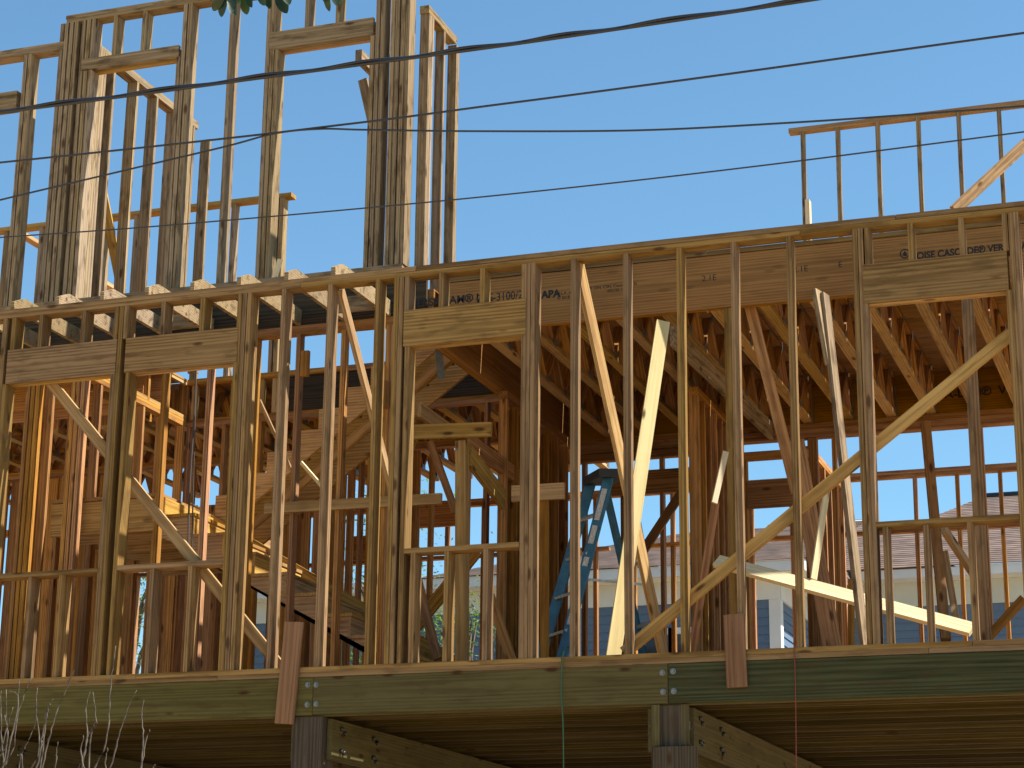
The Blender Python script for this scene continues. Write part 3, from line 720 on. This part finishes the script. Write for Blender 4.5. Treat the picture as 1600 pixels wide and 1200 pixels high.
pr = tag(board('leaning_board', None, at(1288, 460, Y=.9), at(1352, 1020, Y=.3), .085, IN, 'weathered', (.4, 1, 0)), 'grey stick with a second short stick nailed to its head, leaning by the corner window', 'prop')
board('spliced_stick', pr, at(1276, 454, Y=.87), at(1297, 572, Y=.78), D4, IN, 'weathered', (.4, 1, 0))
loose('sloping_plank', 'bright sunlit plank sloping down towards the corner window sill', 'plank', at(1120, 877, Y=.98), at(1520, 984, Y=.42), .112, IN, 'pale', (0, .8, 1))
loose('horizontal_board', 'horizontal guard board nailed across the inner studs before the stairs', 'board', at(414, 795, Y=Y2 - .03), at(690, 779, Y=Y2 - .03), D4, IN, 'fresh')
loose('horizontal_board', 'short horizontal board on a post inside the middle window opening', 'board', at(600, 677, Y=1.5), at(768, 671, Y=1.5), .125, IN, 'fresh')
loose('post', 'pale post standing under the short horizontal board in the middle window opening', 'post', at(722, 690, Y=1.55), at(722, 1075, Y=1.55), .095, D4, 'fresh', (1, 0, 0))
loose('angled_board', 'broad angled board hanging beside the pale post in the middle window opening', 'board', at(733, 712, Y=1.62), at(787, 782, Y=2.6), .19, IN, 'fresh', (0, 0, 1))
loose('angled_board', 'stub of framing lying over the short horizontal board', 'board', at(655, 640, Y=1.5), at(700, 672, Y=2.1), .13, IN, 'fresh', (0, 0, 1))
loose('leaning_board', 'thin prop leaning down to the post in the middle window opening', 'prop', at(672, 690, Y=1.7), at(712, 800, Y=1.7), .06, IN, 'fir', (1, 0, 0))
loose('leaning_board', 'crossing brace low behind the middle window opening', 'prop', at(640, 860, Y=2.2), at(684, 1030, Y=2.0), .08, IN, 'fir', (1, 0, 0))
loose('leaning_board', 'rising brace low behind the middle window opening', 'prop', at(640, 990, Y=2.5), at(745, 860, Y=2.5), .12, IN, 'fir', (0, 0, 1))
loose('leaning_board', 'prop leaning low beside the window jack near the ladder', 'prop', at(765, 930, Y=2.0), at(806, 1050, Y=2.0), .08, IN, 'fir', (1, 0, 0))
loose('leaning_board', 'upper part of a leaning stick, sunlight put into its pale colour, by the short reddish partition', 'prop', at(1134, 706, Y=.98), at(1116, 786, Y=.86), .045, .02, 'pale', (1, .8, 0))  # sunlit end of one stick, its brightness put into the pale timber
loose('leaning_board', 'lower part of the same leaning stick, shade put into its darker timber, by the reddish partition', 'prop', at(1118, 784, Y=1.0), at(1078, 1040, Y=1.25), .06, IN, 'fir', (1, .4, 0))  # rest of that stick, its shade put into the darker timber colour
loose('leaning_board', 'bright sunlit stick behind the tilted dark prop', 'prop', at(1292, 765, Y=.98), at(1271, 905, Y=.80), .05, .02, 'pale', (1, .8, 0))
loose('leaning_board', 'orange stick standing low past the corner window sill', 'prop', at(1476, 862, Y=3.6), at(1497, 985, Y=3.3), .06, IN, 'fresh', (1, 0, 0))
loose('leaning_board', 'pale offcut slanting under the corner window sill', 'prop', at(1474, 826, Y=1.2), at(1520, 895, Y=1.6), .08, IN, 'fresh', (0, .4, 1))
loose('leaning_board', 'dark doubled prop slanting above the corner window sill', 'prop', at(1446, 660, Y=4.0), at(1478, 1000, Y=3.2), .085, .06, 'fir', (1, .3, 0))
loose('leaning_board', 'rising brace at the foot of the corner window', 'prop', at(1540, 1000, Y=1.6), at(1600, 935, Y=1.6), .07, IN, 'fir')
loose('upright_stub', 'short upright stub in front of the leaning grey stick', 'stub', at(1330, 905, Y=1.6), at(1330, 1040, Y=1.6), .05, IN, 'fir', (1, 0, 0))
loose('scrap_board', 'pinkish scrap board nailed over the first bolted splice', 'scrap board', at(460, 972, Y=-.022), at(444, 1131, Y=-.026), .155, .024, 'pink', (1, 0, 0))
loose('scrap_board', 'pinkish scrap board hanging over the dark green rim board', 'scrap board', at(1146.5, 960, Y=-.022), at(1152, 1074, Y=-.026), .150, .024, 'pink', (1, 0, 0))
loose('splinter', 'white split splinter of wood standing at the foot of the tall upper studs', 'splinter', at(430, 432, Y=1.05), at(438, 405, Y=1.05), .05, .012, 'pale', (1, 0, 0))
loose('metal_strap', 'grey steel strap hanging above the upper flight of stairs', 'strap', at(685, 545, Y=2.0), at(690, 592, Y=2.0), .07, .004, 'zinc', (1, 0, 0))

loose('receding_beam', 'dark beam running back beside the pale post in the middle window opening', 'beam', at(733, 690, X=-1.22), at(838, 768, X=-1.22), .16, IN, 'fir')
loose('post', 'brown post standing just past the middle window beside the double studs', 'post', at(851, 760, Y=1.9), at(851, 1060, Y=1.9), .07, IN, 'fir', (1, 0, 0))
loose('horizontal_board', 'short board end lying on the brown post past the middle window', 'board', at(800, 772, Y=1.86), at(882, 767, Y=1.86), .14, IN, 'fresh')
loose('leaning_board', 'brown prop rising behind the middle window towards the stair top', 'prop', at(640, 700, Y=4.4), at(668, 640, Y=4.6), .09, IN, 'fresh', (1, 0, 0))
loose('leaning_board', 'thin brace slanting down behind the guard board at the stairs', 'brace', at(405, 625, Y=1.6), at(455, 735, Y=1.9), .03, .02, 'fresh', (1, 0, 0))
loose('leaning_board', 'thin batten slanting down to the guard board between lone studs', 'brace', at(470, 722, Y=1.6), at(503, 760, Y=1.7), .03, .02, 'pale', (1, 0, 0))
# ------------------------------------------------------------------ stepladder
lad = thing('stepladder', 'blue fibreglass stepladder with black cap and pale stickers behind the porch wall', 'ladder', tuple(at(940, 1070, Y=2.7)))
TN = at(951, 747, Y=2.50); TF = at(923, 756, Y=2.85)
def to_floor(a, b):
    d = b - a; return a + d * ((0.0 - a.z) / d.z)
fn = to_floor(TN, at(880, 1020, Y=2.30)); ff = to_floor(TF, at(847, 1020, Y=2.72))
dn = (fn - TN); df = (ff - TF)
sdir = (TF - TN).normalized()
def rail(a, b, wd_=.095, name='rail', mat='blue'): 
    return board(name, lad, a, b, wd_, .026, mat, (1, -.15, 0), False)
RN = rail(TN, TN + dn * 1.0); RF = rail(TF, TF + df * 1.0)
bn0 = TN + Vector((.15, .10, 0)); bn1 = to_floor(bn0, at(1033, 1015, Y=2.95))
bf0 = TF + Vector((.10, .10, 0)); bf1 = to_floor(bf0, at(992, 965, Y=3.3))
rail(bn0, bn1, .075, 'back_rail'); rail(bf0, bf1, .07, 'back_rail')
for k, u in enumerate((.16, .33, .50, .67, .84, .97)):
    board('step', lad, TN + dn * u, TF + df * u, .075, .022, 'alu', (1, -1, 0), False)
for u in (.35, .6, .85):
    board('brace_bar', lad, bn0 + (bn1 - bn0) * u, bf0 + (bf1 - bf0) * u, .03, .015, 'alu', (0, 0, 1), False)
board('cap', lad, TN + Vector((.06, -.06, .03)), TF + Vector((.04, .06, .03)), .26, .075, 'blackm', (1, 0, 0), False)
board('spreader', lad, TN + dn * .45, bn0 + (bn1 - bn0) * .45, .022, .006, 'alu', (0, 0, 1), False)
for u0, u1 in ((.05, .19), (.215, .295), (.52, .65), (.355, .395)):
    off = Vector((-.004, -.018, 0))
    board('sticker', lad, TN + dn * u0 + off, TN + dn * u1 + off, .052, .003, 'label', (1, -.15, 0), False)

# ------------------------------------------------------------------ cords and rope
def cord(name, label, pts, r, mat): return tag(tube(name, None, smoothpts(pts, 12), r, mat, 6), label, 'cord')
cord('hanging_cord', 'green cord hanging over the platform edge below the ladder', [at(893, 1010, Y=.12), at(884, 1014, Y=-.01), at(879, 1030, Y=-.02), at(877, 1080, Y=-.02), at(880, 1140, Y=-.03), at(881, 1290, Y=-.03)], .005, 'gcord')
cord('hanging_cord', 'red cord hanging over the dark green rim board', [at(1242, 1004, Y=.02), at(1241, 1012, Y=-.012), at(1243, 1080, Y=-.02), at(1245, 1290, Y=-.02)], .0035, 'rcord')
cord('hanging_cord', 'dark cord hanging inside the stairwell window opening', [at(307, 560, Y=.6), at(304, 640, Y=.62), at(296, 770, Y=.62), at(294, 880, Y=.6), at(293, 900, Y=.62)], .008, 'rope')
cord('hanging_cord', 'second dark cord hanging beside the first in the stairwell', [at(306, 560, Y=.75), at(304, 680, Y=.75), at(301, 800, Y=.77), at(300, 930, Y=.75)], .006, 'rope')

# ------------------------------------------------------------------ overhead lines across the street side
YW = -5.0
def carry_on(P_):
    a, b = (P_[0] - P_[1]).normalized(), (P_[-1] - P_[-2]).normalized()
    return [P_[0] + a * 28] + P_ + [P_[-1] + b * 28]
def wire(label, pts, r):
    P_ = [at(px, py, Y=YW) for px, py in pts]
    return tag(tube('overhead_cable', None, carry_on(smoothpts(P_, 16)), r, 'cable', 8), label, 'cable', None)
a = wire('thick twisted power cable crossing highest in front of the house', [(-200, 200), (0, 175.5), (200, 149.5), (400, 122.5), (600, 96), (800, 69), (1000, 40), (1265, 0), (1500, -37)], .0095)
pts = [at(px, py, Y=YW) for px, py in [(-200, 197), (0, 172.5), (200, 146.5), (400, 119.5), (600, 93), (800, 66), (1000, 37), (1265, -3), (1500, -40)]]
pp = smoothpts(pts, 16); pp = [p + Vector((0, .008 * math.sin(i * .5), .005 * math.cos(i * .5))) for i, p in enumerate(pp)]
o = tube('twisted_strand', None, carry_on(pp), .0085, 'cable', 6); ORG[a.name] = Matrix.Identity(4); o.parent = a
wire('thin cable rising from mid left to upper right', [(-150, 269), (0, 254), (200, 233), (400, 211), (500, 199), (620, 184.5), (750, 167), (900, 147.5), (1175, 110.5), (1400, 79), (1600, 51.5), (1750, 31)], .0058)
wire('thin cable that meets another near the big upper opening and then runs nearly level', [(-150, 350), (0, 312.5), (200, 265), (350, 229.5), (430, 208.5), (500, 201.5), (570, 202.8), (750, 205), (1000, 203.5), (1230, 192), (1430, 178.5), (1700, 158)], .0052)
wire('lowest thin cable crossing the studs', [(-150, 381.5), (0, 371), (200, 357), (375, 342.5), (550, 327), (750, 308), (975, 284), (1200, 257.5), (1400, 232), (1600, 206), (1750, 186)], .0040)

# ------------------------------------------------------------------ neighbouring house
def quad_box(name, par, x0, x1, y0, y1, z0, z1, mat): return bx(name, par, x0, x1, y0, y1, z0, z1, mat, bow=False, j=False)
nh = thing('neighbour_house', 'blue-grey sided neighbouring house with brown shingled hip roofs beyond the framing', 'house', (0, 17, G))
YN = 19.0; YM = 15.0
def siding_x(x0, x1, Y, z0, z1):
    z = z1 - .127
    while z > z0:
        o = prism('siding_board', nh, [(Y - .022, z), (Y + .002, z), (Y + .002, z + .145), (Y - .004, z + .145)], x1 - x0, 'siding', 'YZ', x0); z -= .127
def siding_y(X, y0, y1, z0, z1):
    z = z1 - .127
    while z > z0:
        o = prism('siding_board', nh, [(X + .022, z), (X - .002, z), (X - .002, z + .145), (X + .004, z + .145)], y1 - y0, 'siding', 'XZ', y0); z -= .127
zeR = at(1500, 898, Y=YN - .4).z; zsR = at(1500, 945, Y=YN).z
zeM = at(1180, 893, Y=YM - .4).z; zsM = at(1180, 938, Y=YM).z
xc = at(1219, 950, Y=YM).x
quad_box('house_wall', nh, xc - 9, xc - .03, YM + .01, YM + 8, G, zeM, 'plaster')
quad_box('house_wall', nh, xc - 2, 14, YN + .01, YN + 8, G, zeR, 'plaster')
siding_x(xc - 8.9, xc - .16, YM, zsM - 4.2, zsM); siding_y(xc - .03, YM + .14, YN - .01, zsM - 4.2, zsM)
siding_x(xc + .02, 13, YN, zsR - 4.2, zsR)
quad_box('corner_board', nh, xc - .16, xc + .01, YM - .03, YM, G, zsM, 'white'); quad_box('corner_board', nh, xc - .025, xc + .012, YM, YM + .15, G, zsM, 'white')
quad_box('frieze_board', nh, xc - 8.9, xc, YM - .04, YM - .001, zsM, zeM - .02, 'white'); quad_box('frieze_board', nh, xc - .02, xc + .02, YM, YN, zsM, zeM - .02, 'white')
quad_box('frieze_board', nh, xc, 13, YN - .04, YN - .001, zsR, zeR - .02, 'plaster')
quad_box('soffit', nh, xc - 9, xc + .45, YM - .45, YM + 4, zeM - .02, zeM, 'white'); quad_box('soffit', nh, xc, 13.4, YN - .45, YN + .1, zeR - .02, zeR, 'white')
quad_box('fascia', nh, xc - 9, xc + .47, YM - .47, YM - .45, zeM - .02, zeM + .14, 'white'); quad_box('fascia', nh, xc + .45, xc + .47, YM - .45, YN, zeM - .02, zeM + .14, 'white')
quad_box('fascia', nh, xc + .5, 13.4, YN - .47, YN - .45, zeR - .02, zeR + .14, 'white')
for a, b in ((1010, 1045), (1055, 1078)):
    x0, x1 = at(a, 985, Y=YM).x, at(b, 985, Y=YM).x
    f = quad_box('window', nh, x0 - .1, x1 + .1, YM - .05, YM - .02, zsM - 1.9, zsM - .36, 'white')
    quad_box('pane', f, x0, x1, YM - .06, YM - .052, zsM - 1.8, zsM - .46, 'glass')
def roof_face(name, e0, e1, r0, r1, par):
    """roof slope from eave e0-e1 up to ridge r0-r1, laid in overlapping shingle courses"""
    e0, e1, r0, r1 = map(Vector, (e0, e1, r0, r1))
    n = max(4, int(((r0 + r1) / 2 - (e0 + e1) / 2).length / .14)); up_ = (e1 - e0).cross(r0 - e0 if (r0 - e0).length > (r1 - e1).length else r1 - e1).normalized()
    if up_.z < 0: up_ = -up_
    vs, fs = [], []
    for i in range(n):
        a, b = i / n, (i + 1.25) / n
        b = min(b, 1)
        q = [e0.lerp(r0, a) + up_ * .013, e1.lerp(r1, a) + up_ * .013, e1.lerp(r1, b) + up_ * .004, e0.lerp(r0, b) + up_ * .004, e0.lerp(r0, a), e1.lerp(r1, a)]
        k = len(vs); vs += q; fs += [(k, k + 1, k + 2, k + 3), (k + 4, k + 5, k + 1, k)]
    o = mesh_obj(name, vs, fs, 'shingle', par); o['kind'] = 'stuff'; return o
# middle roof
yr = YM + 3.6; zr_ = at(1300, 819, Y=yr).z; xa = at(1078, 830, Y=yr).x; xb = at(1352, 818, Y=yr).x
zE = zeM + .14; xel = at(960, 880, Y=YM - .47).x - 3.2; xer = xc + .5
roof_face('shingle_courses', (xel, YM - .5, zE), (xer, YM - .5, zE), (xa, yr, zr_), (xer + .2, yr, zr_), nh)
roof_face('shingle_courses', (xer - .02, YM - .5, zE), (xer + .0, YN + 1.5, zE + .3), (xer - .5, yr - .1, zr_ - .05), (xer - .45, yr + .2, zr_ - .05), nh)
roof_face('shingle_courses', (xel, YM - .5, zE), (xel, YM + 7.7, zE), (xa, yr, zr_), (xa, yr + .01, zr_), nh)
# long roof behind
yq = YN + 4.2; zq = at(1560, 776, Y=yq).z; x0q = at(1538, 777, Y=yq).x
zE2 = zeR + .14
# flat part left of the hip, lower ridge
xlow = at(1330, 821, Y=YN + 2.6).x
roof_face('shingle_courses', (xc - .5, YN - .5, zE2), (13.4, YN - .5, zE2), (x0q - 0.05, yq, zq), (12, yq, zq), nh)
yf = YN + 2.6; zf = at(1300, 821, Y=yf).z
roof_face('shingle_courses', (xc - 3, YN - .48, zE2 - .02), (x0q, YN - .48, zE2 - .02), (xc - 3, yf, zf), (at(1400, 820, Y=yf).x, yf, zf), nh)
tube('ridge_cap', nh, [(x0q, yq, zq + .02), (12, yq, zq + .02)], .06, 'blackm', 6)
tube('ridge_cap', nh, [(at(1200, 822, Y=yf).x, yf, zf + .02), (at(1362, 817, Y=yf).x, yf, zf + .02)], .06, 'blackm', 6)

# ------------------------------------------------------------------ vegetation
def leaves_mesh(pts, size, name, mat, parent, flat=False):
    vs, fs = [], []
    for p in pts:
        d = Vector((random.gauss(0, 1), random.gauss(0, 1), random.gauss(0, .7))).normalized()
        s = d.cross(Vector((random.gauss(0, 1), random.gauss(0, 1), random.gauss(0, 1)))).normalized()
        L = size * random.uniform(.7, 1.3); W_ = L * .38; nrm = d.cross(s); k = len(vs)
        vs += [p, p + d * L * .45 + s * W_ * .5 + nrm * .03 * L, p + d * L, p + d * L * .45 - s * W_ * .5 + nrm * .03 * L]; fs.append((k, k + 1, k + 2, k + 3))
    o = mesh_obj(name, vs, fs, mat, parent); o['kind'] = 'stuff' if parent is not None else ''
    return o
def tree(label, x, y, h, r, n, sz):
    t = thing('tree', label, 'tree', (x, y, G))
    tube('trunk', t, [(x, y, G), (x + .1, y, G + h * .35), (x - .1, y + .1, G + h * .7), (x, y, G + h * .92)], .15, 'bark', 10, [.2, .15, .1, .03])
    pts = []; cl = []
    for i in range(34):
        a = random.uniform(0, 6.28); u = random.uniform(.32, 1.0); rr = r * math.sin(math.pi * min(1, max(.08, 1.08 - u)) * .9 + .1) * random.uniform(.5, 1)
        c = Vector((x + rr * math.cos(a), y + rr * math.sin(a), G + h * u)); cl.append(c)
        tube('branch', t, [(x, y, G + h * max(.25, u - .22)), ((x + c.x) / 2, (y + c.y) / 2, G + h * (u - .06)), tuple(c)], .03, 'bark', 5, [.05, .03, .012])
    for i in range(n):
        c = random.choice(cl); pts.append(c + Vector((random.gauss(0, .32), random.gauss(0, .32), random.gauss(0, .26))))
    leaves_mesh(pts, sz, 'crown', 'foliage', t)
p = at(207, 930, Y=13); tree('leafy green tree glimpsed through the second window opening', p.x, 13, p.z - G + .5, 1.5, 9000, .07)
p = at(600, 905, Y=12); tree('leafy tree glimpsed low through the stairwell and middle window', p.x + .25, 12, p.z - G + .45, 1.0, 5000, .07)
p = at(730, 930, Y=13.5); tree('broad tree behind the middle window opening', p.x, 13.5, p.z - G - .3, 1.5, 5000, .07)
p = at(630, 800, Y=11); tree('slim tall tree reaching above the stairs', p.x - .3, 11.2, p.z - G + .25, .8, 3500, .07)

# overhanging magnolia branch at the top edge (hangs from a street tree behind the viewer)
br = thing('tree_branch', 'dark glossy leaves hanging into the top edge over the upper wall', 'branch', tuple(at(420, -120, Y=-9.5)))
YL = -9.5
tube('twig', br, [at(300, -260, Y=YL), at(380, -60, Y=YL), at(400, -22, Y=YL)], .006, 'bark', 6)
tube('twig', br, [at(300, -260, Y=YL), at(480, -100, Y=YL), at(520, -20, Y=YL)], .006, 'bark', 6)
tube('twig', br, [at(380, -60, Y=YL), at(350, -30, Y=YL), at(352, -12, Y=YL)], .005, 'bark', 6)
def big_leaf(px, py, ex, ey, w, roll=0.0, dy=0.0):
    a = at(px, py, Y=YL + dy); b = at(ex, ey, Y=YL + dy + random.uniform(-.04, .04)); d = b - a; L = d.length; d.normalize()
    s = d.cross(Vector((math.sin(roll), 1, 0))).normalized(); n_ = d.cross(s)
    vs = []; fs = []; prof = [(0, .02), (.12, .35), (.35, .85), (.6, 1), (.82, .8), (.95, .4), (1, .02)]
    for u, ww in prof:
        c = a + d * L * u + n_ * (.06 * L * math.sin(u * 3.1)); vs += [c + s * w * ww * .5 + n_ * w * .12 * ww, c, c - s * w * ww * .5 + n_ * w * .12 * ww]
    for i in range(len(prof) - 1):
        k = i * 3; fs += [(k, k + 1, k + 4, k + 3), (k + 1, k + 2, k + 5, k + 4)]
    mesh_obj('leaf', vs, fs, 'leaf', br, smooth=True)
for l in ((352, -14, 333, 17, .028), (356, -14, 346, 27, .030), (362, -12, 362, 22, .028), (368, -12, 370, 24, .026), (380, -16, 386, 23, .030), (388, -16, 394, 12, .022), (345, -18, 329, 2, .026),
          (404, -20, 414, 9, .026), (418, -22, 423, 14, .028), (434, -20, 449, 21, .040), (440, -24, 452, 8, .030), (404, -22, 400, -2, .026),
          (508, -22, 515, 18, .020), (520, -20, 527, 10, .026), (530, -18, 536, 6, .022), (512, -16, 506, 2, .02), (371, -12, 351, 5, .028), (376, -14, 374, 8, .03)):
    big_leaf(*l, roll=random.uniform(-.9, .9), dy=random.uniform(-.05, .05))
for k in range(26):
    px = random.uniform(330, 540); big_leaf(px, random.uniform(-90, -35), px + random.uniform(-22, 22), random.uniform(-30, -6), random.uniform(.022, .036), random.uniform(-.9, .9), random.uniform(-.08, .08))

# dry twigs of a roadside shrub near the camera
YT = -10.6
sh = thing('shrub', 'bare dry twigs of a roadside shrub rising at the lower left corner', 'shrub', tuple(at(110, 1700, Y=YT)))
base = at(110, 1750, Y=YT)
tw = [((-60, 1330), (5, 1195), (9, 1077)), ((-20, 1320), (12, 1180), (28, 1093), (14, 1079)), ((-10, 1300), (22, 1165), (30, 1062)), ((0, 1300), (14, 1170), (38, 1085), (50, 1060)),
      ((20, 1300), (60, 1180), (56, 1110), (59, 1075)), ((40, 1330), (62, 1180), (66, 1150), (75, 1110), (82, 1092)), ((50, 1300), (72, 1175), (90, 1110), (115, 1048)),
      ((90, 1330), (133, 1170), (134, 1110), (141, 1080)), ((100, 1330), (128, 1200), (138, 1150), (148, 1130)), ((130, 1330), (140, 1160), (150, 1130), (146, 1082)),
      ((120, 1300), (165, 1160), (172, 1080), (180, 1010)), ((140, 1330), (175, 1190), (195, 1120), (213, 1078)), ((190, 1330), (222, 1180), (221, 1120), (225, 1093)), ((200, 1300), (226, 1170), (234, 1140)),
      ((60, 1330), (70, 1140), (74, 1108), (73, 1122)), ((20, 1330), (6, 1200), (1, 1120), (1, 1080)), ((150, 1300), (128, 1190), (130, 1150)), ((40, 1330), (30, 1200), (48, 1150), (58, 1120)),
      ((70, 1330), (86, 1200), (90, 1160)), ((-60, 1300), (8, 1170), (8, 1118)), ((30, 1300), (35, 1190), (28, 1180)), ((170, 1330), (165, 1200), (168, 1168)), ((236, 1300), (240, 1205), (243, 1195)), ((-30, 1300), (5, 1160), (20, 1105))]
for k, t_ in enumerate(tw):
    yk_ = YT + random.uniform(-.25, .25)
    P_ = [Vector((base.x + random.uniform(-.05, .05), yk_, base.z))] + [at(px, py, Y=yk_) for px, py in t_]
    sp_ = smoothpts(P_, 8); n_ = len(sp_)
    sp_ = [p + Vector((random.uniform(-.0015, .0015), 0, random.uniform(-.0015, .0015))) for p in sp_]
    tube('twig', sh, sp_, .002, 'twig', 5, [.0019 * (1 - i / n_) + .0006 + (.0005 if i % 6 == 0 else 0) for i in range(n_)])
